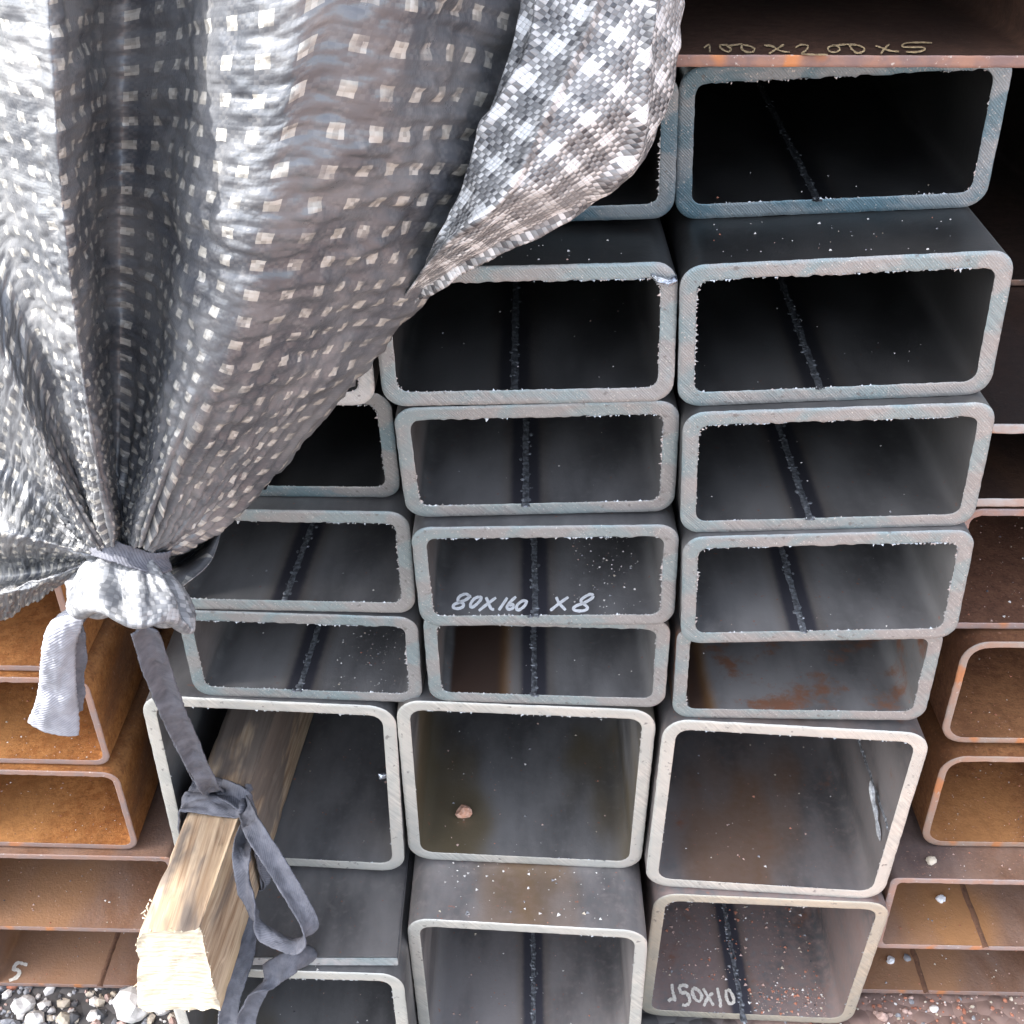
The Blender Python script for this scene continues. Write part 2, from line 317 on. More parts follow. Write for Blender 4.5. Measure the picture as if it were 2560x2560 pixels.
# ------------------------------------------------------------------ tubes
def rrect(wd, ht, rad, step=.0025, nc=7):       # outline, counter-clockwise from the right of the bottom edge
    P = []
    hw, hh = wd/2-rad, ht/2-rad
    sides = [((hw, -hh), -90), ((hw, hh), 0), ((-hw, hh), 90), ((-hw, -hh), 180)]
    nseg = [max(2, int(2*hh/step)), max(2, int(2*hw/step))]
    for k, ((cx, cz), a0) in enumerate(sides):
        for q in range(nc+1):
            a = R_(a0+90*q/nc); P.append((cx+rad*math.cos(a), cz+rad*math.sin(a)))
        nx, nz = sides[(k+1) % 4][0]; a = R_(a0+90)
        s0 = np.array(P[-1]); s1 = np.array((nx+rad*math.cos(a), nz+rad*math.sin(a)))
        n = nseg[k % 2]
        for q in range(1, n): P.append(tuple(s0+(s1-s0)*q/n))
    return np.array(P)
def build_tube(name, label, cat, group, pose, wd, ht, t, ro, ri, cut, rusty=False, L=2.4, seam=None, burr=1., props={}, seed=0, step=.0025, rough_in=.0005):
    x, y, z, roll, ty, tz = pose; sh = props.get('shear', 0.)
    root = empty(name, (x, y, z), (0, -R_(roll), 0)); tag(root, label, cat, group)
    O = rrect(wd, ht, ro, step); I = rrect(wd-2*t, ht-2*t, ri, step)
    # same count on both outlines: resample the inner one on the outer's parameters
    def resample(P, n, ref):
        A = np.arctan2(ref[:, 1]/ht, ref[:, 0]/wd)
        Q = np.vstack([P, P[:1]]); d = np.r_[0, np.cumsum(np.linalg.norm(np.diff(Q, axis=0), axis=1))]
        out = []
        # march the outer's arc length fraction per side (both outlines start at the same corner)
        Qr = np.vstack([ref, ref[:1]]); dr = np.r_[0, np.cumsum(np.linalg.norm(np.diff(Qr, axis=0), axis=1))]
        fr = dr[:-1]/dr[-1]*d[-1]
        return np.stack([np.interp(fr, d, Q[:, 0]), np.interp(fr, d, Q[:, 1])], -1)
    I = resample(I, len(O), O)
    n = len(O)
    Y = lambda P: ty*P[:, 0]+tz*P[:, 1]
    # jagged inner lip
    jit = np.clip(fbm(np.c_[I*330, np.zeros(n)], 3, seed), -.5, 2.)*rough_in*burr*np.where(I[:, 1] > ht/2-t-.002, 1.6, .45)
    nrm = -I/np.linalg.norm(I, axis=1, keepdims=True)
    side = np.abs(I[:, 0]) > (wd/2-t-.004)
    nrm = np.where(side[:, None], np.c_[-np.sign(I[:, 0]), np.zeros(n)], np.c_[np.zeros(n), -np.sign(I[:, 1])])
    Ij = I+nrm*jit[:, None]
    ojit = np.clip(fbm(np.c_[O*210, np.ones(n)], 3, seed+3), -1.6, .4)*.00022
    onr = np.where((np.abs(O[:, 0]) > wd/2-.004)[:, None], np.c_[np.sign(O[:, 0]), np.zeros(n)], np.c_[np.zeros(n), np.sign(O[:, 1])])
    Oj = O+onr*ojit[:, None]
    # shell
    V, F, MI = [], [], []
    ys = [0, .004, .03, .1, .3, .8, L]
    for k, d in enumerate(ys):
        P = Oj if k == 0 else O
        V += [(p[0]+sh*d, q*(1 if k < 4 else 0)+d+(.0005 if k == 0 else 0), p[1]) for p, q in zip(P, Y(P))]
    F += [f[::-1] for f in grid_faces(len(ys), n, 0, True)]
    off = len(V)
    for k, d in enumerate(ys):
        P = Ij if k == 0 else I
        V += [(p[0]+sh*d, q*(1 if k < 4 else 0)+d+(.0003 if k == 0 else 0), p[1]) for p, q in zip(P, Y(P))]
    F += grid_faces(len(ys), n, off, True)
    shell = mesh('tube_wall', V, F, RUST if rusty else SKIN, root)
    # sawn end
    V, F = [], []
    fr = [0, .05, .3, .55, .8, .96, 1]
    for k, q in enumerate(fr):
        P = Oj*(1-q)+Ij*q
        dy = Y(P)+(.0006 if k == 0 else (.0002 if k == len(fr)-1 else 0))+vnoise(np.c_[P*300, np.full(n, seed)], 5)*.00012
        V += [(p[0], d, p[1]) for p, d in zip(P, dy)]
    F = [f[::-1] for f in grid_faces(len(fr), n, 0, True)]
    end = mesh('cut_end', V, F, RIM if rusty else CUT, root)
    pr = dict(dark=1., shear=0., oilx=2.2, oil_floor=1., oilhue=0., dust=0., seam_x=9., oil=0., rust=.28, patch0=9., patch1=9.1, blue=0., warm=.5, orange=.3, grey=.3); pr.update(props)
    for o in (shell, end):
        for k, v in pr.items(): o[k] = float(v)
        o['cut'] = list(map(float, cut))
    r = random.Random(seed)
    # burrs along the inner edge: shards standing on the floor edge and hanging from the top edge
    if not rusty and burr > 0:
        V, F = [], []
        def shard(p, nr, tan, h, wdt, out):
            b = len(V); yy = ty*p[0]+tz*p[1]
            a0 = (p[0]-tan[0]*wdt, yy-.0002, p[1]-tan[1]*wdt); a1 = (p[0]+tan[0]*wdt, yy-.0002, p[1]+tan[1]*wdt)
            tip = (p[0]+nr[0]*h+tan[0]*r.uniform(-1, 1)*wdt, yy-out, p[1]+nr[1]*h+tan[1]*r.uniform(-1, 1)*wdt)
            bk = (p[0]-nr[0]*.0004, yy+.0014, p[1]-nr[1]*.0004)
            V.extend([a0, a1, tip, bk]); F.extend([(b, b+1, b+2), (b+1, b+3, b+2), (b+3, b, b+2), (b, b+3, b+1)])
        for k in range(n):
            p = I[k]; nr = nrm[k]; tan = (-nr[1], nr[0])
            cl = fbm(np.array([[p[0]*40, p[1]*40, seed*3.1]]), 3, seed)[0]
            for q in range(3):
                if r.random() < (.16+.75*cl)*burr:
                    bottom = nr[1] > .5
                    h = abs(r.gauss(0, 1))*(.00045 if bottom else .00055)*(1.5 if cl > .6 else 1)
                    pp = p+np.array(tan)*r.uniform(-.0013, .0013)
                    shard(pp, nr, tan, min(h+.0001, .0022), r.uniform(.0003, .0012), r.uniform(-.0006, .0009))
        if V:
            o = mesh('burr', V, F, SHARD, root, smooth=False); o['kind'] = 'stuff'
    if seam is not None:
        sx, where = seam
        V, F = [], []
        zf = -ht/2+t
        yv = .002
        while yv < .42:
            ln = r.uniform(.002, .0045); 
            for q in range(2 if r.random() < .75 else 1):
                wx = r.uniform(.0008, .0021); hh = r.uniform(.0003, .0011); cx = sx+r.gauss(0, .0012)
                b = len(V)
                for i2 in range(3):
                    rr = (1., .8, .35)[i2]; hz = (0, .6, 1)[i2]*hh
                    for k2 in range(7):
                        an = 2*math.pi*k2/7+r.uniform(-.25, .25)
                        px, py = cx+sh*yv+math.cos(an)*wx*rr, yv+math.sin(an)*ln*.55*rr
                        V.append((px, py+ty*px, zf-.0003+hz) if where == 'floor' else (wd/2-t+.0003-hz, py, px))
                for i2 in range(2):
                    for k2 in range(7):
                        f4 = (b+i2*7+k2, b+i2*7+(k2+1) % 7, b+(i2+1)*7+(k2+1) % 7, b+(i2+1)*7+k2); F.append(f4)
                F.append(tuple(b+14+k2 for k2 in range(7)))
            yv += ln*r.uniform(.6, 1.6)
        # low continuous ridge under the beads
        b = len(V); N = 90
        for i2 in range(N):
            d = .001+.42*i2/(N-1)
            for k2, (ox, hz) in enumerate(((-.0026, -.0002), (-.0009, .0003), (.0009, .0003), (.0026, -.0002))):
                px = sx+sh*d+ox+r.gauss(0, .0003)
                V.append((px, d+ty*px, zf+hz) if where == 'floor' else (wd/2-t-hz, d, px))
        F += grid_faces(N, 4, b)
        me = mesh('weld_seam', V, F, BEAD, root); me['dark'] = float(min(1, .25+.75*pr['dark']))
    return root

G1, G2, G3 = 'heavy rectangular steel tubes', 'square steel tubes', 'rusty thin walled tubes'
GREY = (.312, .311, .305); CREAM = (.60, .58, .525)
bpy.context.view_layer.update()
TB = {}
def heavy(key, label, pose, wd, ht, seam, cut=GREY, burr=1., **props):
    if seam is not None: props['seam_x'] = seam
    TB[key] = (build_tube('rectangular_tube', label, 'steel tube', G1, pose, wd, ht, .0088, .0125, .0062, cut, seam=None if seam is None else (seam, 'floor'), burr=burr, props=props, seed=sum(map(ord, key))), pose, wd, ht, .0088)
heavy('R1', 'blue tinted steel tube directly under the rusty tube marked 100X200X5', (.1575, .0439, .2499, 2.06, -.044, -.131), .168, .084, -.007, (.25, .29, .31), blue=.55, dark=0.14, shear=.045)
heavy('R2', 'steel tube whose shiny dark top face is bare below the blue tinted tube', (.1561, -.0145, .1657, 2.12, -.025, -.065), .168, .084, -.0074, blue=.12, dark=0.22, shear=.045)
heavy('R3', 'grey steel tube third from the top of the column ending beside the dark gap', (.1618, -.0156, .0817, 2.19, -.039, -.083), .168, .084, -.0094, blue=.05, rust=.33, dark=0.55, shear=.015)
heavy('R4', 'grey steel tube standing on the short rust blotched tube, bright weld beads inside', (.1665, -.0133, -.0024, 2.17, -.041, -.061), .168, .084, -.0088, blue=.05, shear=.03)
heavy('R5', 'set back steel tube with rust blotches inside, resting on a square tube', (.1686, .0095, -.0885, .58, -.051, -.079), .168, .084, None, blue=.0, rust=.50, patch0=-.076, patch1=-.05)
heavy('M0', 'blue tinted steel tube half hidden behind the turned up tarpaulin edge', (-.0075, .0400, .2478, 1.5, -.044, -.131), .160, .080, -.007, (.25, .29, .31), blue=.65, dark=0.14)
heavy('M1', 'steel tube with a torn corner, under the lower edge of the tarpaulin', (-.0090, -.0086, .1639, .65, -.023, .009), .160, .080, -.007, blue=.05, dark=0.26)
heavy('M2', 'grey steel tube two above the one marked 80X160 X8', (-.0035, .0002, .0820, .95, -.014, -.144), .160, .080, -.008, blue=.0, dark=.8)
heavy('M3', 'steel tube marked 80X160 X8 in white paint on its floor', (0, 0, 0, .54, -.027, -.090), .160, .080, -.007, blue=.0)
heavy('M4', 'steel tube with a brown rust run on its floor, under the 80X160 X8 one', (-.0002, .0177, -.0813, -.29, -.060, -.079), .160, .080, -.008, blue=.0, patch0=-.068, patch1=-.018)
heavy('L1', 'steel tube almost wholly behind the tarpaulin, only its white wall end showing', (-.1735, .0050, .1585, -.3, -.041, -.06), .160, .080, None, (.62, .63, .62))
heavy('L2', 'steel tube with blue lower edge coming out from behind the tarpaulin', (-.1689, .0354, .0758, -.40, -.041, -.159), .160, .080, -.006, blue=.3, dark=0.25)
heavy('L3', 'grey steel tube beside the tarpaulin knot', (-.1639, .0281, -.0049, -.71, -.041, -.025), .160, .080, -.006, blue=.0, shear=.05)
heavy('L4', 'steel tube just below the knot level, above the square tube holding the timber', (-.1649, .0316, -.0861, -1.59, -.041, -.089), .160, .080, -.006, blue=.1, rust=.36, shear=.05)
def square(key, label, pose, seam=None, where='floor', cut=CREAM, **props):
    if seam is not None and where == 'floor': props['seam_x'] = seam
    props.setdefault('blue', -.42)
    TB[key] = (build_tube('square_tube', label, 'steel tube', G2, pose, .180, .180, .0094, .018, .0095, cut, seam=None if seam is None else (seam, where), burr=.35, props=props, seed=sum(map(ord, key))+5, rough_in=.0003), pose, .18, .18, .0094)
square('LS1', 'square steel tube with the tied timber sticking out of it', (-.1988, .0390, -.2161, -2.34, -.044, -.058))
square('MS1', 'square steel tube with oily yellow stains and one orange pebble inside', (-.0169, .0327, -.2141, -1.44, -.052, -.103), oil=.30, oilx=4.)
square('MS2', 'square steel tube jutting forward under the oily one, stained top face bare', (-.0184, -.0068, -.3958, -.40, -.073, -.078), .004, oil=.72, oilx=-5., oilhue=.6, oil_floor=.05, dark=1.45, dust=.2)
square('RS1', 'square steel tube with a torn weld strip on its side wall inside', (.1662, .0150, -.2240, -2.07, -.061, -.058), -.012, 'wall', oil=.62, oilx=-3.2, oilhue=1., rust=.40, dust=.3)
square('RS2', 'square steel tube marked 150X10 in white on its gritty floor', (.1680, .0258, -.4051, -1.55, -.043, -.113), -.0025, cut=(.55, .50, .40), rust=.44, dark=1.45, dust=.85)
yl = float(atz(923, 2396, -.3125)[1])
square('LS2', 'square steel tube at ground level under the flat steel bar', (-.2000, yl+.004, -.4140, -1.0, -.03, -.06), oil=.3)
# flat bar between the two left square tubes
fb = empty('flat_bar', (-.2000, yl+.002, -.3185), (0, R_(1.0), 0)); tag(fb, 'flat grey steel bar lying between two square tubes beneath the timber', 'steel bar')
def slab(name, x0, x1, y0, y1, z0, z1, m, parent, bev=.0012):
    bm = bmesh.new(); bmesh.ops.create_cube(bm, size=1)
    for v in bm.verts: v.co = ((x0+x1)/2+v.co.x*(x1-x0), (y0+y1)/2+v.co.y*(y1-y0), (z0+z1)/2+v.co.z*(z1-z0))
    bmesh.ops.bevel(bm, geom=bm.edges[:], offset=bev, segments=2, affect='EDGES')
    me = bpy.data.meshes.new(name); bm.to_mesh(me); bm.free(); me.materials.append(m)
    o = bpy.data.objects.new(name, me); col.objects.link(o); o.parent = parent; return o
o = slab('bar_body', -.085, .088, .0006, 2.0, -.0042, .0042, SKIN, fb)
for k, v in dict(dark=1., shear=0., dust=.1, oil_floor=1., oilx=2.2, seam_x=9., oil=0., rust=.30, patch0=9., patch1=9.1).items(): o[k] = v
o = slab('cut_end', -.0848, .0878, 0, .0015, -.0040, .0040, CUT, fb, .0006); o['cut'] = [.55, .53, .52]; o['blue'] = 0.

def rusty(key, label, pose, wd, ht, t=.005, cut=(.27, .20, .18), seamx=None, ro=.012, L=2.4, **props):
    TB[key] = (build_tube('rusty_tube', label, 'rusty tube', G3, pose, wd, ht, t, ro, max(ro-t, .004), cut, True, L, seam=None, props=props, seed=sum(map(ord, key))+9, step=.005, rough_in=.0003), pose, wd, ht, t)
    if seamx is not None:
        root = TB[key][0]; V = []; N = 60; zf = -ht/2+t
        for i2 in range(N):
            d = .001+.4*i2/(N-1)
            for ox, hz in ((-.003, -.0002), (-.0012, .0009), (.0004, .0012), (.0022, -.0002)):
                V.append((seamx+ox+random.gauss(0, .0003), d, zf+hz+random.gauss(0, .0001)))
        o = mesh('weld_seam', V, grid_faces(N, 4), RUST, root)
        for k, v in dict(dark=.8, dust=.2, warm=.2, orange=0., grey=0.).items(): o[k] = v
        o['cut'] = list(cut)
D = (-.03, -.06)
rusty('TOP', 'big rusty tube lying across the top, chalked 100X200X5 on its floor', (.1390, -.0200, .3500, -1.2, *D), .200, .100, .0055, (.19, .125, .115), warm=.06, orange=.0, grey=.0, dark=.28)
rusty('LR1', 'orange rusted tube behind the hanging strap end, just under the tarpaulin', (-.4030, .0500, -.0660, -1.0, *D), .160, .0885, warm=.9, orange=.5)
rusty('LR2', 'orange rusted tube second in the pile under the knot', (-.4030, .0500, -.1560, -1.0, *D), .160, .0885, warm=1., orange=.6)
rusty('LR3', 'orange rusted tube lowest of the small ones left of the timber', (-.4000, .0500, -.2465, -1.2, *D), .160, .0885, warm=1., orange=.6)
rusty('BL1', 'wide rusty tube with bluish grey streak on its floor, left of the timber end', (-.3950, .0500, -.3430, -.6, *D), .200, .099, warm=.62, orange=.5, grey=.9, dust=.75, ro=.006)
rusty('BL2', 'wide rusty tube at the ground with a pale 5 on its floor', (-.4020, .0720, -.4460, -.2, *D), .200, .1045, seamx=.0, warm=.5, orange=.3, grey=.3, dust=.75, ro=.006)
rusty('RR1', 'brown rusted tube with rounded corner beside the rust blotched steel tube', (.3670, .0500, -.1450, -.3, *D), .160, .0990, .0055, (.33, .28, .24), ro=.018, warm=.30, orange=.2, grey=.0)
rusty('RR2', 'orange brown rusted tube with rounded corner, standing on the wide one with pebbles', (.3690, .0480, -.2510, -.3, *D), .160, .1010, .0055, (.33, .25, .20), ro=.018, warm=.55, orange=.5, grey=.0)
rusty('RRb', 'dark brown rusted tube with a speckled floor, under the bright pale rim', (.3700, .0550, -.0420, -.2, *D), .200, .1020, .0055, (.30, .24, .23), warm=.10, orange=.0, grey=.0)
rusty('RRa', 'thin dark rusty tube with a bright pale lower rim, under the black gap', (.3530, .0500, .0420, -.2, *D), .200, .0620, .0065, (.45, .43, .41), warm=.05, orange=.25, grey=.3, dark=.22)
rusty('BR1', 'wide rusty tube with an orange patch and white pellet on its floor', (.3600, .0230, -.3480, -.4, *D), .200, .0890, .0055, (.30, .25, .235), seamx=-.012, warm=.32, orange=.75, grey=.5, dust=.75, ro=.006)
rusty('BR2', 'wide rusty tube at the ground with a white pellet beside a grey pebble', (.3600, .0550, -.4440, -.2, *D), .200, .1010, .0055, (.26, .20, .18), seamx=-.034, warm=.38, orange=.45, grey=.2, dust=.75, ro=.006)
rusty('RX', 'added tube painted shade dark, set far back in the black gap under the marked top tube', (.3600, .2600, .1835, 0, *D), .200, .2180, .005, cut=(.10, .07, .06), warm=.1, dark=.12, orange=0.)  # added to close the gap and keep it black
bpy.context.view_layer.update()

# torn weld strip and spatter inside two square tubes
def lump_path(name, pts, rad, m, parent, seed=0, nseg=6):
    r = random.Random(seed); V, F = [], []
    pts = [np.array(p) for p in pts]
    for i2, p in enumerate(pts):
        t = pts[min(i2+1, len(pts)-1)]-pts[max(i2-1, 0)]; t = t/np.linalg.norm(t)
        a = np.cross(t, (0, 0, 1.)); a = a/np.linalg.norm(a) if np.linalg.norm(a) > 1e-6 else np.array((1., 0, 0)); b = np.cross(a, t)
        rr = rad*(.25 if i2 in (0, len(pts)-1) else 1)*r.uniform(.6, 1.3)
        for k in range(nseg):
            an = 2*math.pi*k/nseg; V.append(p+(a*math.cos(an)+b*math.sin(an))*rr*r.uniform(.8, 1.2))
    F = grid_faces(len(pts), nseg, 0, True); F += [tuple(range(nseg))[::-1], tuple(len(V)-nseg+k for k in range(nseg))]
    return mesh(name, V, F, m, parent, smooth=False)
RS1 = TB['RS1'][0]
lump_path('weld_strip', [(.0790-.0005*k, .004+.0035*k, -.030+.0032*k+random.uniform(-.001, .001)) for k in range(10)], .0016, SHARD, RS1, 3)
LS1 = TB['LS1'][0]
lump_path('weld_spatter', [(.0806, .006, .008), (.0780, .005, .010), (.0752, .004, .0105), (.0735, .004, .0125)], .0026, DROP, LS1, 5)
M1 = TB['M1'][0]
lump_path('torn_corner', [(.066, -.001, .0335), (.070, -.0035, .031), (.0745, -.0045, .0300), (.0775, -.003, .0310), (.0790, -.001, .0325)], .0022, DROP, M1, 6)

# ------------------------------------------------------------------ writing on the floors of the tubes
def writing(key, strokes, off, sc, width, m, jitter=.12, lift=.0006):
    root, pose, wd, ht, t = TB[key]
    inv = root.matrix_world.inverted(); V, F = [], []
    r = random.Random(3)
    zl = -ht/2+t+lift
    def floor(px, py):               # meet the tilted floor: two rounds are enough
        z = pose[2]+zl
        for _ in range(3):
            P = atz(px, py, z); z = pose[2]+zl+math.tan(R_(pose[3]))*(P[0]-pose[0])
        l = inv @ Vector(P); return (l.x, l.y, zl)
    for si, st in enumerate(strokes):
        pts = np.array(st, float)
        Q = [pts[0]]                                                  # Catmull-Rom through the stroke
        for k in range(len(pts)-1):
            p0, p1, p2, p3 = pts[max(k-1, 0)], pts[k], pts[k+1], pts[min(k+2, len(pts)-1)]
            for u in np.linspace(0, 1, 6)[1:]:
                Q.append(.5*((2*p1)+(-p0+p2)*u+(2*p0-5*p1+4*p2-p3)*u*u+(-p0+3*p1-3*p2+p3)*u**3))
        Q = np.array(Q); n = len(Q); b = len(V)
        T = np.gradient(Q, axis=0); T /= np.linalg.norm(T, axis=1, keepdims=True)+1e-9
        N = np.c_[-T[:, 1], T[:, 0]]
        for k in range(n):
            wv = width/2*(1+r.uniform(-jitter, jitter))*(.7 if k in (0, n-1) else 1)
            for s in (-1, 1):
                p = (Q[k]+N[k]*wv*s)*sc+np.array(off); l = floor(*p); V.append((l[0], l[1], l[2]+.00002*si))
        F += [(b+2*k, b+2*k+1, b+2*k+3, b+2*k+2) for k in range(n-1)]
    mesh('painted_writing', V, F, m, root, smooth=False)
writing('M3', [[(325, 240), (285, 215), (225, 235), (195, 275), (215, 300), (255, 320), (250, 355), (200, 375), (150, 365), (150, 335), (200, 310), (270, 285), (320, 250), (325, 225)],
    [(430, 245), (455, 260), (420, 310), (365, 355), (335, 355), (340, 315), (380, 265), (430, 245)], [(505, 250), (530, 310), (560, 375), (595, 385)], [(615, 255), (520, 325), (425, 400)],
    [(740, 255), (690, 330), (645, 395)], [(835, 245), (770, 305), (735, 360), (755, 385), (800, 370), (800, 330), (760, 345)],
    [(920, 290), (950, 300), (925, 350), (870, 390), (840, 380), (850, 335), (900, 295), (925, 290)], [(1275, 250), (1310, 320), (1380, 395)], [(1410, 250), (1310, 320), (1210, 400)],
    [(1685, 235), (1650, 220), (1580, 255), (1545, 295), (1590, 335), (1620, 370), (1580, 400), (1490, 400), (1465, 375), (1500, 345), (1580, 315), (1660, 270), (1685, 235)]], (1100, 1436), .22774, 33, PAINT)
writing('TOP', [[(120, 180), (160, 155), (165, 215)], [(300, 158), (245, 160), (250, 185), (300, 210), (325, 190), (300, 165), (340, 160), (410, 150)],
    [(410, 150), (405, 185), (440, 210), (490, 210), (500, 185), (460, 165), (400, 155)], [(575, 160), (640, 170), (700, 205), (770, 212)], [(725, 155), (660, 195), (610, 225)],
    [(810, 180), (850, 158), (905, 165), (890, 200), (860, 225), (960, 232), (1055, 232)], [(1110, 165), (1060, 175), (1065, 205), (1110, 215), (1145, 195), (1130, 170), (1090, 165), (1160, 158), (1215, 155)],
    [(1215, 155), (1235, 190), (1275, 220), (1320, 210), (1330, 185), (1290, 165), (1220, 155)], [(1415, 165), (1470, 185), (1530, 205), (1590, 210)], [(1520, 155), (1480, 190), (1455, 230)],
    [(1840, 145), (1760, 142), (1640, 148), (1620, 175), (1690, 178), (1770, 180), (1785, 198), (1720, 215), (1645, 213)]], (1720, 60), .33126, 13, CHALK, .4)
writing('RS2', [[(240, 480), (250, 580), (270, 660), (290, 720)], [(185, 745), (240, 705), (300, 738)], [(485, 530), (420, 500), (345, 520)], [(345, 520), (360, 570), (380, 625)],
    [(380, 625), (450, 615), (500, 680), (505, 760), (450, 805), (395, 795)], [(560, 540), (550, 620), (600, 720), (660, 740), (690, 670), (650, 590), (590, 550), (560, 540)],
    [(710, 550), (770, 650), (870, 810)], [(860, 620), (790, 680), (720, 820)], [(925, 540), (945, 640), (970, 740), (970, 840)],
    [(1060, 570), (1060, 680), (1100, 770), (1150, 780), (1175, 720), (1130, 610), (1080, 560)]], (1640, 2380),   .16563, 46, PALE, .3)
writing('BL2', [[(330, 300), (290, 290), (220, 275), (180, 310), (165, 360), (200, 355), (235, 390), (200, 450), (110, 490)]], (0, 2350), .20704, 42, PALE, .2)

# ------------------------------------------------------------------ tarpaulin
def crom(P, n):                     # Catmull-Rom along axis 0: (m,...) -> (n,...)
    m = len(P); out = []
    for s in np.linspace(0, m-1, n):
        k = min(int(s), m-2); u = s-k
        p0, p1, p2, p3 = P[max(k-1, 0)], P[k], P[k+1], P[min(k+2, m-1)]
        if k == 0: p0 = 2*p1-p2
        if k+2 > m-1: p3 = 2*p2-p1
        out.append(.5*((2*p1)+(-p0+p2)*u+(2*p0-5*p1+4*p2-p3)*u*u+(-p0+3*p1-3*p2+p3)*u**3))
    return np.array(out)
def patch(cols, nr, nc):
    C = np.array([[at(x*K, y*K, Y) for x, y, Y in c] for c in cols])
    C = np.array([crom(c, nr) for c in C])          # (ncol, nr, 3)
    return crom(C, nc)                              # (nc, nr, 3)
def normals(P):
    a = np.gradient(P, axis=0); b = np.gradient(P, axis=1); n = np.cross(a, b); n /= np.linalg.norm(n, axis=2, keepdims=True)+1e-12
    return n
tarp = empty('tarpaulin', at(245*K, 1040*K, -.115)); tag(tarp, 'grey checked woven tarpaulin gathered and knotted over the steel stack', 'tarpaulin')
tloc = np.array(tarp.location)
cols = [
 [(-330,1250,-.05),(-150,1215,-.075),(0,1180,-.09),(60,1145,-.10),(120,1108,-.105),(168,1072,-.112)],
 [(-330,1150,-.07),(-150,1140,-.10),(0,1120,-.118),(60,1100,-.12),(115,1082,-.12),(172,1062,-.118)],
 [(-330,1100,-.05),(-150,1095,-.07),(0,1085,-.085),(60,1078,-.09),(115,1068,-.098),(175,1055,-.112)],
 [(-330,950,-.08),(-150,985,-.11),(0,1015,-.125),(60,1022,-.125),(120,1035,-.122),(180,1048,-.12)],
 [(-330,700,-.06),(-150,770,-.08),(0,870,-.09),(60,925,-.095),(120,985,-.1),(185,1043,-.112)],
 [(-330,400,-.09),(-160,520,-.115),(0,700,-.13),(70,830,-.13),(130,940,-.125),(192,1038,-.122)],
 [(-200,-100,-.09),(-90,250,-.105),(10,500,-.115),(85,720,-.118),(145,890,-.115),(198,1035,-.116)],
 [(0,-150,-.13),(40,150,-.145),(75,400,-.15),(115,650,-.148),(165,870,-.138),(205,1032,-.125)],
 [(110,-150,-.135),(125,150,-.15),(140,400,-.153),(165,650,-.15),(192,870,-.14),(214,1030,-.125)],
 [(215,-150,-.06),(215,150,-.07),(212,400,-.075),(215,650,-.08),(220,870,-.09),(226,1030,-.108)],
 [(330,-150,-.075),(322,150,-.085),(305,400,-.09),(285,650,-.095),(262,870,-.102),(240,1031,-.113)],
 [(400,-150,-.125),(380,150,-.13),(355,400,-.132),(325,650,-.13),(288,870,-.125),(252,1032,-.122)],
 [(540,-150,-.145),(510,150,-.15),(455,400,-.15),(400,650,-.146),(320,870,-.136),(265,1034,-.124)],
 [(680,-150,-.14),(610,150,-.148),(550,400,-.148),(480,650,-.142),(355,880,-.13),(277,1038,-.122)],
 [(860,-150,-.115),(780,150,-.125),(690,400,-.125),(570,660,-.118),(400,905,-.11),(288,1042,-.115)],
 [(1010,-150,-.028),(940,150,-.050),(850,400,-.070),(655,680,-.083),(440,935,-.088),(297,1048,-.108)],
 [(1150,-150,-.022),(1070,150,-.032),(960,390,-.045),(780,605,-.043),(475,950,-.06),(305,1055,-.1)],
 [(1120,-150,-.021),(1040,160,-.024),(930,400,-.025),(760,600,-.022),(455,955,-.035),(300,1060,-.09)]]
NC, NR = 420, 300
P = patch(cols, NR, NC)
def uvs(P, row):
    U = np.r_[0, np.cumsum(np.linalg.norm(np.diff(P[:, row], axis=0), axis=1))]
    d = np.linalg.norm(np.diff(P, axis=1), axis=2); Vv = np.c_[np.zeros(len(P)), np.cumsum(d, axis=1)[:, ::-1][:, ::-1]]
    return np.repeat(U[:, None], P.shape[1], 1), Vv
U, Vv = uvs(P, int(NR*.3))
_, Vn = uvs(P[:, ::-1], 0); Vn = Vn[:, ::-1]
tt = np.linspace(0, 1, NR)[None, :]; cc_ = np.linspace(0, 17, NC)
gU = np.where(cc_ < 11.5, 1.22, np.clip(1.22-.22*(cc_-11.5)/1.5, 1, 1.22)); U = np.repeat(np.cumsum(np.r_[0, np.diff(U[:, 0])]*gU)[:, None], NR, 1)
Vv = .62*Vv-.38*Vn; Vv = Vv*(1+.35*tt)*np.where(cc_ < 9, 1.55, np.clip(1.55-.55*(cc_-9)/4, 1, 1.55))[:, None]
n = normals(P); t = np.linspace(0, 1, NR)[None, :]
q = np.c_[U.ravel(), Vv.ravel(), np.zeros(U.size)]
pleat = np.clip((cc_-1)/3, .15, 1)[:, None]*np.sin(U*2*math.pi/.017+2.5*fbm(np.c_[U.ravel()*30, Vv.ravel()*6, np.zeros(U.size)], 2, 4).reshape(U.shape))
gather = np.clip((t-.55)/.4, 0, 1)**1.6*(1-.5*np.clip((t-.95)/.05, 0, 1))
h = pleat*gather*.0028
ridge = lambda s, sc, seed: (1-np.abs(fbm(np.c_[q[:, :2]*sc, q[:, 2:]+s], 3, seed))).reshape(U.shape)
calm = 1-.75*np.clip((t-.45)/.4, 0, 1)
calm = calm*np.where(cc_ < 11, .30, np.clip(.30+.70*(cc_-11)/3, .30, 1))[:, None]
h = h+calm*(.0028*ridge(0, (20, 55), 11)+.0013*ridge(7, (45, 120), 16))+.0022*ridge(3, (16, 16), 31)*(1-gather)+.0007*fbm(q*np.array((90, 200, 1)), 3, 12).reshape(U.shape)
h = h+calm*.0018*fbm(q*np.array((9, 30, 1)), 3, 14).reshape(U.shape)
P = P+n*h[:, :, None]
TOPEDGE = P[::5, 0].copy()
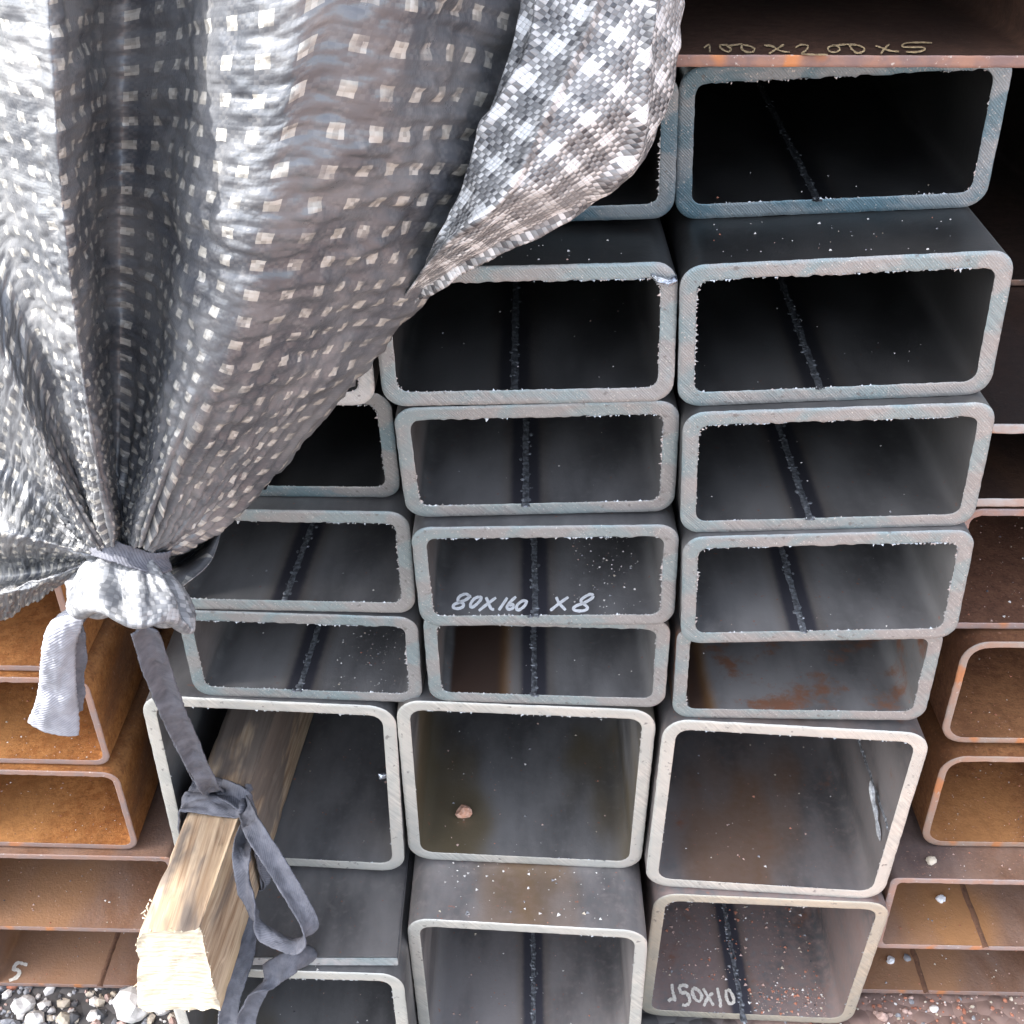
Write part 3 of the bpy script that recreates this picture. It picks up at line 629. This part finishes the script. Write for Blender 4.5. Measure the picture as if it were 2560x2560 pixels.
o = mesh('draped_sheet', (P.reshape(-1, 3)-tloc), grid_faces(NC, NR), [COAT], tarp, uv=np.c_[U.ravel(), Vv.ravel()])
hem = [
 [(1000,-150,-.040),(975,50,-.054),(935,190,-.066),(870,360,-.080),(818,480,-.080),(742,575,-.050)],
 [(1110,-150,-.046),(1080,70,-.064),(1020,230,-.082),(930,380,-.094),(838,484,-.084),(743,576,-.050)],
 [(1230,-150,-.044),(1190,80,-.060),(1120,240,-.076),(1000,388,-.084),(856,492,-.074),(744,577,-.050)],
 [(1292,-150,-.030),(1285,20,-.038),(1243,230,-.046),(1085,382,-.056),(880,497,-.058),(745,578,-.049)],
 [(1268,-150,-.024),(1260,20,-.024),(1215,238,-.026),(1060,386,-.030),(866,498,-.036),(744,579,-.040)]]
NC, NR = 200, 240
P = patch(hem, NR, NC); n = normals(P)
L0 = P-P[0, 0]; ex = P[NC//2, NR//4]-P[0, NR//4]; ex /= np.linalg.norm(ex)
U, Vv = uvs(P, NR//4); U = U-.0*Vv
a = R_(-28); U2 = U*math.cos(a)-Vv*math.sin(a); V2 = U*math.sin(a)+Vv*math.cos(a)
q = np.c_[U.ravel(), Vv.ravel(), np.zeros(U.size)]
ce = np.abs(fbm(q*np.array((22, 9, 1)), 3, 21)).reshape(U.shape)
h = -.005*np.exp(-(ce/.12)**2)+.0012*fbm(q*np.array((60, 60, 1)), 3, 22).reshape(U.shape)
P = P+n*h[:, :, None]
o = mesh('turned_edge', P.reshape(-1, 3)-tloc, grid_faces(NC, NR), [BARE], tarp, uv=np.c_[U2.ravel(), V2.ravel()])
# the sheet goes on over the top of the stack
rows = [TOPEDGE]; ky = TOPEDGE[:, 1]; kz = TOPEDGE[:, 2]
for fy, fz in ((.02, .35), (.10, .75), (.35, 1.), (1, 1.), (1, 1.), (1, 1.)):
    rows.append(np.c_[TOPEDGE[:, 0], ky*(1-fy)+fy*.04, kz+(.455-kz)*fz])
for k, yb in ((5, .4), (6, 1.2)): rows[k] = np.c_[TOPEDGE[:, 0], np.full(len(ky), yb), np.full(len(ky), .455)]
TP = crom(np.array(rows), 70); TP[:, :, 2] += .004*fbm(TP.reshape(-1, 3)*14, 3, 51).reshape(TP.shape[:2])*np.clip(np.linspace(0, 6, 70), 0, 1)[:, None]
TP = np.swapaxes(TP, 0, 1); u_, v_ = uvs(TP, 10)
o = mesh('top_sheet', TP.reshape(-1, 3)-tloc, grid_faces(TP.shape[0], 70), [COAT], tarp, uv=np.c_[u_.ravel(), -v_.ravel()])
# bunch below the tie
N0 = at(240*K, 1035*K, -.108); B0 = at(246*K, 1166*K, -.128)
ax = (B0-N0); Lb = np.linalg.norm(ax); ax = ax/Lb
side = np.array((1, .05, -.20)); side -= ax*(side@ax); side /= np.linalg.norm(side); side = side+ax*.22; frn = np.cross(ax, side)
prof = [(0, .0165), (.12, .0185), (.3, .0245), (.55, .0320), (.8, .0352), (.97, .0345), (1.03, .0320), (1.02, .0275), (.92, .020), (.80, .008)]
pr = crom(np.array(prof)*np.array((1, .84)), 90); NT_ = 240; V = []; uv = []
arc = np.r_[0, np.cumsum(np.linalg.norm(np.diff(pr*np.array((Lb, 1)), axis=0), axis=1))]
for k, (s, rad) in enumerate(pr):
    th = np.linspace(0, 2*math.pi, NT_, endpoint=False)
    fade = np.clip(1.05-s, 0, 1) if k < 60 else .05
    ph = 1.2*np.sin(th*2+.7)+s*1.5
    pl = np.cos(th*7+ph)*.5+.5*np.cos(th*11-ph*1.3)
    deep = -np.clip(-np.cos(th*5.0+.6+s*.9), 0, 1)**2
    fine_ = fbm(np.c_[np.cos(th)*3, np.sin(th)*3, np.full(NT_, s*2.2)], 4, 41)
    r2 = rad*(1+.10*(1-2*np.abs(fine_))*.5*np.clip(s*4, 0, 1)*(1 if k < 62 else .3)+.20*pl*fade*np.clip(s*5, .35, 1)+.42*deep*np.clip(np.sin(np.clip((s-.1)/.85, 0, 1)*math.pi), 0, 1)**.6*(1 if k < 62 else 0))
    zig = .0012*np.sin(th*40)*(1 if s > .8 else 0)
    pts = N0+ax*(s*Lb)+np.outer(np.cos(th)*r2*1.02, side)+np.outer(np.sin(th)*r2*.8, frn)+np.outer(.0025*np.sin(th*5+1)*np.clip(s, 0, 1), ax)
    V += list(pts); uv += list(np.c_[th*.030, np.full(NT_, arc[k])])
o = mesh('knotted_bunch', np.array(V)-tloc, grid_faces(len(pr), NT_, 0, True), [HEM], tarp, uv=np.array(uv))
flap = [[(310,1052,-.092),(315,1072,-.062),(322,1086,-.098),(345,1106,-.108)], [(350,1030,-.078),(355,1052,-.048),(360,1068,-.088),(385,1074,-.095)],
        [(385,1005,-.068),(390,1024,-.045),(394,1036,-.078),(404,1046,-.085)], [(410,985,-.060),(416,988,-.055),(417,990,-.063),(419,994,-.066)]]
P = patch(flap, 60, 80); U, Vv = uvs(P, 30)
o = mesh('loose_fold', P.reshape(-1, 3)-tloc, grid_faces(80, 60), [COAT], tarp, uv=np.c_[U.ravel(), Vv.ravel()])
for o in tarp.children:
    md = o.modifiers.new('cloth', 'SOLIDIFY'); md.thickness = .0005; md.offset = 0

# ------------------------------------------------------------------ timber
ZT, ZB = -.222, -.2925
wood = empty('timber', (-.252, -.09, ZB)); tag(wood, 'pale square timber with dark burns poking out of a square tube, strap tied round it', 'timber')
wl = np.array(wood.location)
def sect(n):                        # outline of the timber, counter-clockwise from bottom right: (x offset, z)
    c = [np.array(p) for p in ((-.2265, ZB), (-.2310, ZT+.004), (-.2350, ZT), (-.2700, ZT-.001), (-.2745, ZT-.005), (-.2830, ZB+.002), (-.280, ZB))]
    out = []
    for k in range(len(c)):
        a, b = c[k], c[(k+1) % len(c)]; m = max(2, int(np.linalg.norm(b-a)/.0018))
        out += [a+(b-a)*q/m for q in range(m)]
    return np.array(out)
S = sect(0); ns = len(S); V = []
yy = np.r_[np.linspace(0, .24, 110), np.linspace(.25, .6, 12)]
cen = S.mean(0)
for k, d in enumerate(yy):
    dd = d+(S[:, 1]-ZB)*.14*max(0, 1-d/.1)+(.0018*vnoise(np.c_[S*160, np.zeros(ns)], 3) if k < 2 else 0)       # the end is sawn leaning back
    Pn = np.c_[S[:, 0]+.065*dd, -.092+dd, S[:, 1]]
    nz = fbm(np.c_[S*110, np.full(ns, d*9)], 3, 8)*.0009+np.minimum(fbm(np.c_[S*55, np.full(ns, d*30)], 3, 9)+.35, 0)*.0022
    nr = S-cen; nr /= np.linalg.norm(nr, axis=1, keepdims=True)
    Pn[:, 0] += nr[:, 0]*nz; Pn[:, 2] += nr[:, 1]*nz
    V.append(Pn)
V = np.array(V)
o = mesh('timber_body', V.reshape(-1, 3)-wl, [f[::-1] for f in grid_faces(len(yy), ns, 0, True)], WOOD, wood)
ring = V[0]; EV = []; fr = np.linspace(1, 0, 14)
ctr = ring.mean(0)
for q in fr:
    p = ctr+(ring-ctr)*q; p[:, 1] = p[:, 1] if q > .999 else (ctr[1]+.14*(p[:, 2]-ctr[2])+.065*0); p[:, 1] += .0005*fbm(np.c_[p[:, 0]*140, p[:, 2]*140, np.zeros(ns)], 3, 6)*min(1, (1-q)*4)
    EV.append(p)
o = mesh('sawn_end', np.array(EV).reshape(-1, 3)-wl, [f[::-1] for f in grid_faces(len(fr), ns, 0, True)], ENDG, wood)
V, F = [], []
r = random.Random(4)
for k in range(40):                 # splinters round the sawn end and along the left arris
    i2 = r.randrange(ns); p = ring[i2]+np.array((r.gauss(0, .0006), r.uniform(-.0005, .003), r.gauss(0, .0006)))
    if k > 33: p = np.array((-.2745+.065*(k-33)*.003, -.07+(k-33)*.003, ZT-.006))
    d = np.array((r.uniform(-1, .6), r.uniform(-1, .3), r.uniform(-1, .2))); d /= np.linalg.norm(d); ln = r.uniform(.0006, .0018) if k < 31 else r.uniform(.003, .006); b = len(V)
    sd2 = np.cross(d, (0, 0, 1.)); sd2 /= np.linalg.norm(sd2)+1e-9
    V += [p-sd2*.0008, p+sd2*.0008, p+d*ln, p+np.array((0, 0, .0012))]; F += [(b, b+1, b+2), (b+1, b+3, b+2), (b+3, b, b+2)]
o = mesh('splinter', np.array(V)-wl, F, ENDG, wood, smooth=False); o['kind'] = 'stuff'

# ------------------------------------------------------------------ strap
strap = empty('cloth_strap', at(150*K, 1160*K, -.11)); tag(strap, 'frayed grey cloth strap tying the tarpaulin knot to the timber', 'strap')
sl = np.array(strap.location)
def ribbon(name, pts, wdir, width, m, n=120, curl=.002, seed=0, fray=0, closed=False, edge=.0007):
    """pts: world points; wdir: world width directions per point (will be made square to the path)"""
    P = crom(np.array(pts), n); W = crom(np.array(wdir, float), n); wd = crom(np.array(width, float)[:, None] if np.ndim(width) else np.full((len(pts), 1), width), n)[:, 0]
    T = np.gradient(P, axis=0); T /= np.linalg.norm(T, axis=1, keepdims=True)
    W = W-T*np.sum(W*T, axis=1, keepdims=True); W /= np.linalg.norm(W, axis=1, keepdims=True); Nn = np.cross(T, W)
    m_ = 17; ss = np.linspace(-.5, .5, m_); arc = np.r_[0, np.cumsum(np.linalg.norm(np.diff(P, axis=0), axis=1))]
    V = []; uv = []
    for k in range(n):
        q = np.c_[ss*width_sc(wd[k])*120, np.full(m_, arc[k]*55), np.zeros(m_)]
        hgt = curl*(4*ss**2-.5)+.0019*fbm(q, 4, seed)
        jag = 1+edge/wd[k]*vnoise(np.c_[np.full(m_, arc[k]*900), np.sign(ss)*3, np.zeros(m_)], seed)*(np.abs(ss) > .45)
        V.append(P[k]+np.outer(ss*wd[k]*jag, W[k])+np.outer(hgt, Nn[k])); uv.append(np.c_[ss*wd[k], np.full(m_, arc[k])])
    o = mesh(name, np.array(V).reshape(-1, 3)-sl, grid_faces(n, m_), m, strap, uv=np.array(uv).reshape(-1, 2))
    md = o.modifiers.new('thick', 'SOLIDIFY'); md.thickness = .0011; md.offset = 0
    if fray:                       # loose threads past the cut end and along the right edge
        r = random.Random(seed); FV, FF = [], []
        def thread(p, d, ln):
            sd2 = np.cross(d, (0, -1, .3)); sd2 /= np.linalg.norm(sd2)+1e-9; b = len(FV); q0 = p
            for i2 in range(4):
                ww = .00034*(1-i2/4.2); FV.extend([q0-sd2*ww, q0+sd2*ww]); d = d+np.array([r.gauss(0, .25) for _ in range(3)]); d = d/np.linalg.norm(d); q0 = q0+d*ln/3
            FF.extend([(b+2*i2, b+2*i2+1, b+2*i2+3, b+2*i2+2) for i2 in range(3)])
        for k in range(fray):
            s = r.uniform(-.5, .5); thread(P[-1]+W[-1]*s*wd[-1], T[-1], r.uniform(.002, .007))
        for k in range(fray):
            i2 = r.randrange(int(n*.35), n); thread(P[i2]+W[i2]*.49*wd[i2], W[i2]*.5+T[i2]*.6, r.uniform(.0015, .0045))
        oo = mesh('fraying', np.array(FV), FF, m, o, smooth=False); oo['kind'] = 'stuff'
    return o
width_sc = lambda w_: w_
A = lambda x, y, Y: at(x*K, y*K, Y)
X1 = (1, 0, 0)
ribbon('strap_tail', [A(170, 1118, -.098), A(140, 1150, -.113), A(115, 1200, -.121), A(109, 1255, -.120), A(108, 1315, -.116), A(100, 1378, -.113)],
       [(.7, -.2, .7), (.9, -.1, .4), (1, .1, .1), (1, .15, 0), (1, .2, -.05), (1, .1, -.25)], [.009, .0115, .0150, .0165, .0195, .0275], STRAPL, 160, -.004, 2, 260)
ribbon('strap_edge', [A(158, 1145, -.108), A(140, 1185, -.115), A(143, 1230, -.112), A(143, 1290, -.108), A(141, 1345, -.105)],
       [(.8, .6, 0), (.7, .7, 0), (.6, .8, 0), (.6, .8, 0), (.6, .8, 0)], [.006, .009, .010, .010, .009], STRAP, 100, .002, 5, 0)
wy = float(atz(405*K, 1512*K, ZT)[1])
tieW = [(1, .3, 0), (1, .3, .1), (1, .2, .2), (1, .1, .2), (1, 0, .1)]
end = np.array((-.2450, wy+.004, ZT+.004))
ribbon('strap_tie', [A(272, 1185, -.118), A(292, 1250, -.100), A(322, 1330, -.070), A(360, 1415, -.030), A(392, 1478, -.005), end], [(1, .3, 0)]+tieW, [.013, .014, .0145, .014, .013, .012], STRAP, 140, .003, 7)
ribbon('strap_tie', [A(268, 1185, -.110), A(283, 1250, -.094), A(312, 1330, -.064), A(350, 1415, -.025), A(386, 1480, .0), end+np.array((-.004, .003, 0))], [(.6, .8, 0)]*6, [.010, .010, .010, .010, .010, .009], STRAP, 140, .002, 8)
def wrap(y0, slope, width, seed, off, m):
    dx = .065*(y0+.092)
    c = [(-.2265, ZB), (-.2285, (ZT+ZB)/2), (-.2310, ZT+.002), (-.2365, ZT+.001), (-.2525, ZT+.001), (-.2690, ZT), (-.2755, ZT-.004), (-.2795, (ZT+ZB)/2), (-.2835, ZB), (-.255, ZB), (-.2265, ZB), (-.2285, (ZT+ZB)/2)]
    ctr = np.array((-.255, (ZT+ZB)/2)); pts = []
    for k, p in enumerate(c):
        p = np.array(p); d = p-ctr; d /= np.linalg.norm(d); p = p+d*off
        p[1] = max(p[1], ZB-.0006)
        pts.append((p[0]+dx, y0+slope*(p[0]+.25), p[1]))
    return ribbon('strap_wrap', pts, [(slope*.5, 1, 0)]*len(pts), width, m, 160, .0015, seed)
wrap(wy+.006, -.45, .021, 11, .0022, STRAP)
wrap(wy-.008, -.15, .019, 12, .0042, STRAP)
# knot of the strap on the top right arris
kp = np.array((-.2345+.065*(wy+.09), wy-.004, ZT+.004))
ribbon('strap_knot', [kp+np.array(d) for d in ((-.016, .012, .001), (-.010, .004, .006), (-.002, -.002, .0075), (.006, -.006, .004), (.008, -.006, -.006), (.006, -.004, -.014))], [(.4, 1, .2)]*3+[(.2, 1, .3)]*3, [.012, .015, .016, .016, .014, .012], STRAP, 90, .003, 15)
rx = .0
loop = [kp+np.array((.004, -.004, .001)), A(478, 1562, -.022), A(520, 1630, -.040), A(562, 1700, -.056), A(586, 1752, -.066), A(566, 1783, -.070), A(528, 1776, -.068), A(490, 1745, -.060), A(466, 1680, -.046), A(456, 1610, -.030), kp+np.array((.006, -.006, -.012))]
ribbon('strap_loop', loop, [(.5, 1, .3), (.7, .8, .5), (.9, .7, .4), (.9, .7, .3), (.6, .9, .2), (.1, 1, .1), (-.2, 1, .1), (-.5, .9, .2), (-.8, .6, .2), (-.8, .6, .2), (-.6, .8, .2)], [.012, .0135, .0135, .013, .0135, .014, .014, .0145, .014, .0125, .011], STRAP, 220, .003, 17)
yf = yl-.012
ribbon('strap_end', [(-.226+.065*.05, yl+.030, ZB-.002), A(462, 1800, yf+.012), A(445, 1850, yf-.004), A(432, 1905, yf-.010), A(428, 1990, yf-.012)], [(.5, .9, 0), (.8, .5, 0), (1, .3, 0), (1, .2, 0), (1, .2, 0)], [.012, .014, .014, .014, .014], STRAP, 90, .002, 19)
ribbon('strap_end', [A(590, 1800, yl+.004), A(560, 1812, yf), A(520, 1832, yf-.004), A(490, 1862, yf-.008), A(470, 1905, yf-.010), A(455, 1990, yf-.010)], [(0, .9, .8), (.1, .6, .9), (.4, .4, .8), (.7, .4, .5), (1, .4, .2), (1, .3, 0)], [.012, .0165, .0175, .017, .015, .014], STRAP, 110, .003, 20)
# turns of the strap round the gathered neck
th = np.linspace(.0, 2*math.pi, 13); nb = N0+ax*.003
ribbon('strap_neck', [nb+side*math.cos(a)*.0188+frn*math.sin(a)*.0158+ax*.002*math.sin(a*2) for a in th], [ax]*13, .010, STRAP, 130, .001, 23)

# ------------------------------------------------------------------ stones, grit
def stone_mesh(name, s, seed, m, flat=.7):
    bm = bmesh.new(); bmesh.ops.create_icosphere(bm, subdivisions=2, radius=1)
    co = np.array([v.co for v in bm.verts]); d = 1+.32*fbm(co*1.1+seed*7.3, 2, seed)+.10*vnoise(co*3.1+seed, seed)
    co = co*d[:, None]*np.array((1, rng.uniform(.7, 1.1), flat)); fac = np.sign(co)*np.abs(co)
    for v, c in zip(bm.verts, fac): v.co = c*s
    me = bpy.data.meshes.new(name); bm.to_mesh(me); bm.free(); me.materials.append(m)
    return me
def stone(name, label, cat, px, py, z, size, m, seed, group=None, flat=.7):
    p = atz(px, py, z); o = bpy.data.objects.new(name, stone_mesh(name, size, seed, m, flat)); col.objects.link(o)
    o.location = (p[0], p[1], z+size*flat*.75); o.rotation_euler = (0, 0, seed*1.3); tag(o, label, cat, group); return o
fz = lambda k: TB[k][1][2]-TB[k][3]/2+TB[k][4]
stone('pebble', 'orange pebble lying in the oily square tube', 'pebble', 1160, 2038, fz('MS1')+.002, .0066, STONES[5], 1)
bpy.data.objects['pebble'].data.materials[0] = m_plain('orange_stone', (.56, .27, .17), (.75, .48, .36), 160, .7, 0, .4)
stone('pellet', 'white pellet near the orange rust patch of the wide rusty tube', 'pellet', 2350, 2250, fz('BR1'), .0040, PAINT, 2, flat=.6)
stone('pellet', 'white pellet in the lowest rusty tube beside a grey pebble', 'pellet', 2226, 2403, fz('BR2'), .0038, PAINT, 3, flat=.6)
stone('pebble', 'grey pebble in the lowest rusty tube beside a white pellet', 'pebble', 2266, 2398, fz('BR2'), .0036, STONES[2], 4)
stone('pebble', 'brown pebble on the dark top face under the small rusty tubes', 'pebble', 2327, 2155, TB['BR1'][1][2]+TB['BR1'][3]/2, .0040, STONES[4], 5)
stone('pebble', 'pale pebble on the rusty dust at the edge of the ground', 'pebble', 2333, 2526, -.503, .0036, STONES[0], 6)
stone('pebble', 'long pinkish pebble on the rusty dust beside the lowest square tube', 'pebble', 2205, 2545, -.503, .0050, STONES[1], 7)
stone('gravel_stone', 'tall white stone against the lowest rusty tube rim', 'stone', 60, 2520, -.503, .0090, STONES[0], 11)
stone('gravel_stone', 'big white stone beside the sawn timber end', 'stone', 335, 2535, -.503, .0165, STONES[0], 12)
stone('gravel_stone', 'white stone in front of the tall white one', 'stone', 92, 2556, -.503, .0090, STONES[0], 13)
stone('gravel_stone', 'cream stone in the middle of the gravel', 'stone', 160, 2558, -.503, .0075, STONES[4], 14)
stone('gravel_stone', 'white stone between the cream stone and the big white stone', 'stone', 243, 2545, -.503, .0070, STONES[0], 15)
# gravel: one mass
bm = bmesh.new(); bmesh.ops.create_icosphere(bm, subdivisions=1, radius=1); bco = np.array([v.co for v in bm.verts]); bfa = [tuple(v.index for v in f.verts) for f in bm.faces]; bm.free()
def scatter(name, N, region, size, wts, seed, par=None, zf=-.503):
    r = np.random.default_rng(seed); V, F, MI = [], [], []
    for k in range(N):
        x, y = r.uniform(region[0], region[1]), r.uniform(region[2], region[3]); s = size[0]*(size[1]/size[0])**(r.random()**1.8)
        c = bco*(1+.3*r.uniform(-1, 1, (len(bco), 1)))*np.array((1, r.uniform(.6, 1), r.uniform(.5, .9)))*s
        a = r.uniform(0, 6.28); c = np.c_[c[:, 0]*math.cos(a)-c[:, 1]*math.sin(a), c[:, 0]*math.sin(a)+c[:, 1]*math.cos(a), c[:, 2]]
        b = len(V)*0+k*len(bco); V.append(c+np.array((x, y, zf+s*.3))); F += [tuple(i2+b for i2 in f) for f in bfa]; MI += [r.choice(6, p=wts)]*len(bfa)
    o = mesh(name, np.vstack(V), F, STONES, None, MI, smooth=False); o['kind'] = 'stuff'; return o
tag(scatter('gravel', 1700, (-.56, -.19, -.06, .10), (.0015, .0075), (.24, .14, .32, .22, .06, .02), 1), 'loose grey and pink gravel in front of the rusty tubes', 'gravel')
tag(scatter('rusty_grit', 1500, (.2, .56, -.04, .08), (.0006, .0028), (.12, .34, .08, .04, .12, .30), 2), 'rusty grit and chips on the ground below the rusty tubes', 'grit')
# flakes lying on the floors and bare top faces of the tubes
r = np.random.default_rng(5); V, F, MI = [], [], []
def flakes(key, N, y1, wts, top=False, size=(.0003, .0013), y0=.002, xr=(-.46, .46)):
    root, pose, wd, ht, t = TB[key]; mw = root.matrix_world
    for k in range(N):
        x = r.uniform(*xr)*(wd-2*t-.008); y = y0+(y1-y0)*r.random(); s = size[0]*(size[1]/size[0])**(r.random()**2.2)
        z = ht/2 if top else -ht/2+t
        y += pose[4]*x+pose[5]*z
        T4 = np.array([[-1, -.6, 0], [1, -.5, 0], [.1, 1, 0], [r.uniform(-.4, .4), r.uniform(-.4, .4), .9]])*s
        a = r.uniform(0, 6.28); T4 = np.c_[T4[:, 0]*math.cos(a)-T4[:, 1]*math.sin(a), T4[:, 0]*math.sin(a)+T4[:, 1]*math.cos(a), T4[:, 2]]
        b = len(V)
        for c in T4: V.append(tuple(mw @ Vector((x+c[0], y+c[1], z+c[2]+.0001))))
        F.extend([(b, b+1, b+3), (b+1, b+2, b+3), (b+2, b, b+3)]); MI.extend([r.choice(6, p=wts)]*3)
DARKW, REDW = (.55, .08, .25, 0, .08, .04), (.14, .30, .1, .02, .1, .34)
for k in ('R1', 'R2', 'R3', 'R4', 'M1', 'M2', 'M3', 'M4', 'L3', 'L4', 'R5'): flakes(k, 16, .16, DARKW, size=(.0002, .0008))
for k in ('L4', 'M3'): flakes(k, 110, .10, DARKW, size=(.0003, .0011), xr=(.12, .46))
flakes('R2', 40, .06, DARKW, True, (.0003, .0010)); flakes('M1', 25, .04, DARKW, True)
for k in ('LS1', 'MS1', 'RS1', 'MS2', 'LS2'): flakes(k, 90, .20, REDW, size=(.0003, .0014))
flakes('RS2', 260, .03, REDW, size=(.0004, .0019), xr=(.02, .46)); flakes('RS2', 640, .20, REDW, size=(.0004, .0021), y0=.032); flakes('MS2', 110, .07, DARKW, True, (.0004, .0018)); flakes('LS2', 260, .11, DARKW, True, (.0003, .0012))
for k in ('BR1', 'BR2', 'RR1', 'RR2', 'RRb', 'BL1', 'BL2', 'LR3', 'LR2'): flakes(k, 170, .14, REDW, size=(.0003, .0012))
flakes('BR1', 60, .05, REDW, True)
o = mesh('rust_flakes', V, F, STONES, None, MI, smooth=False); tag(o, 'tiny rust and dust flakes scattered on the tube floors', 'grit', kind='stuff')
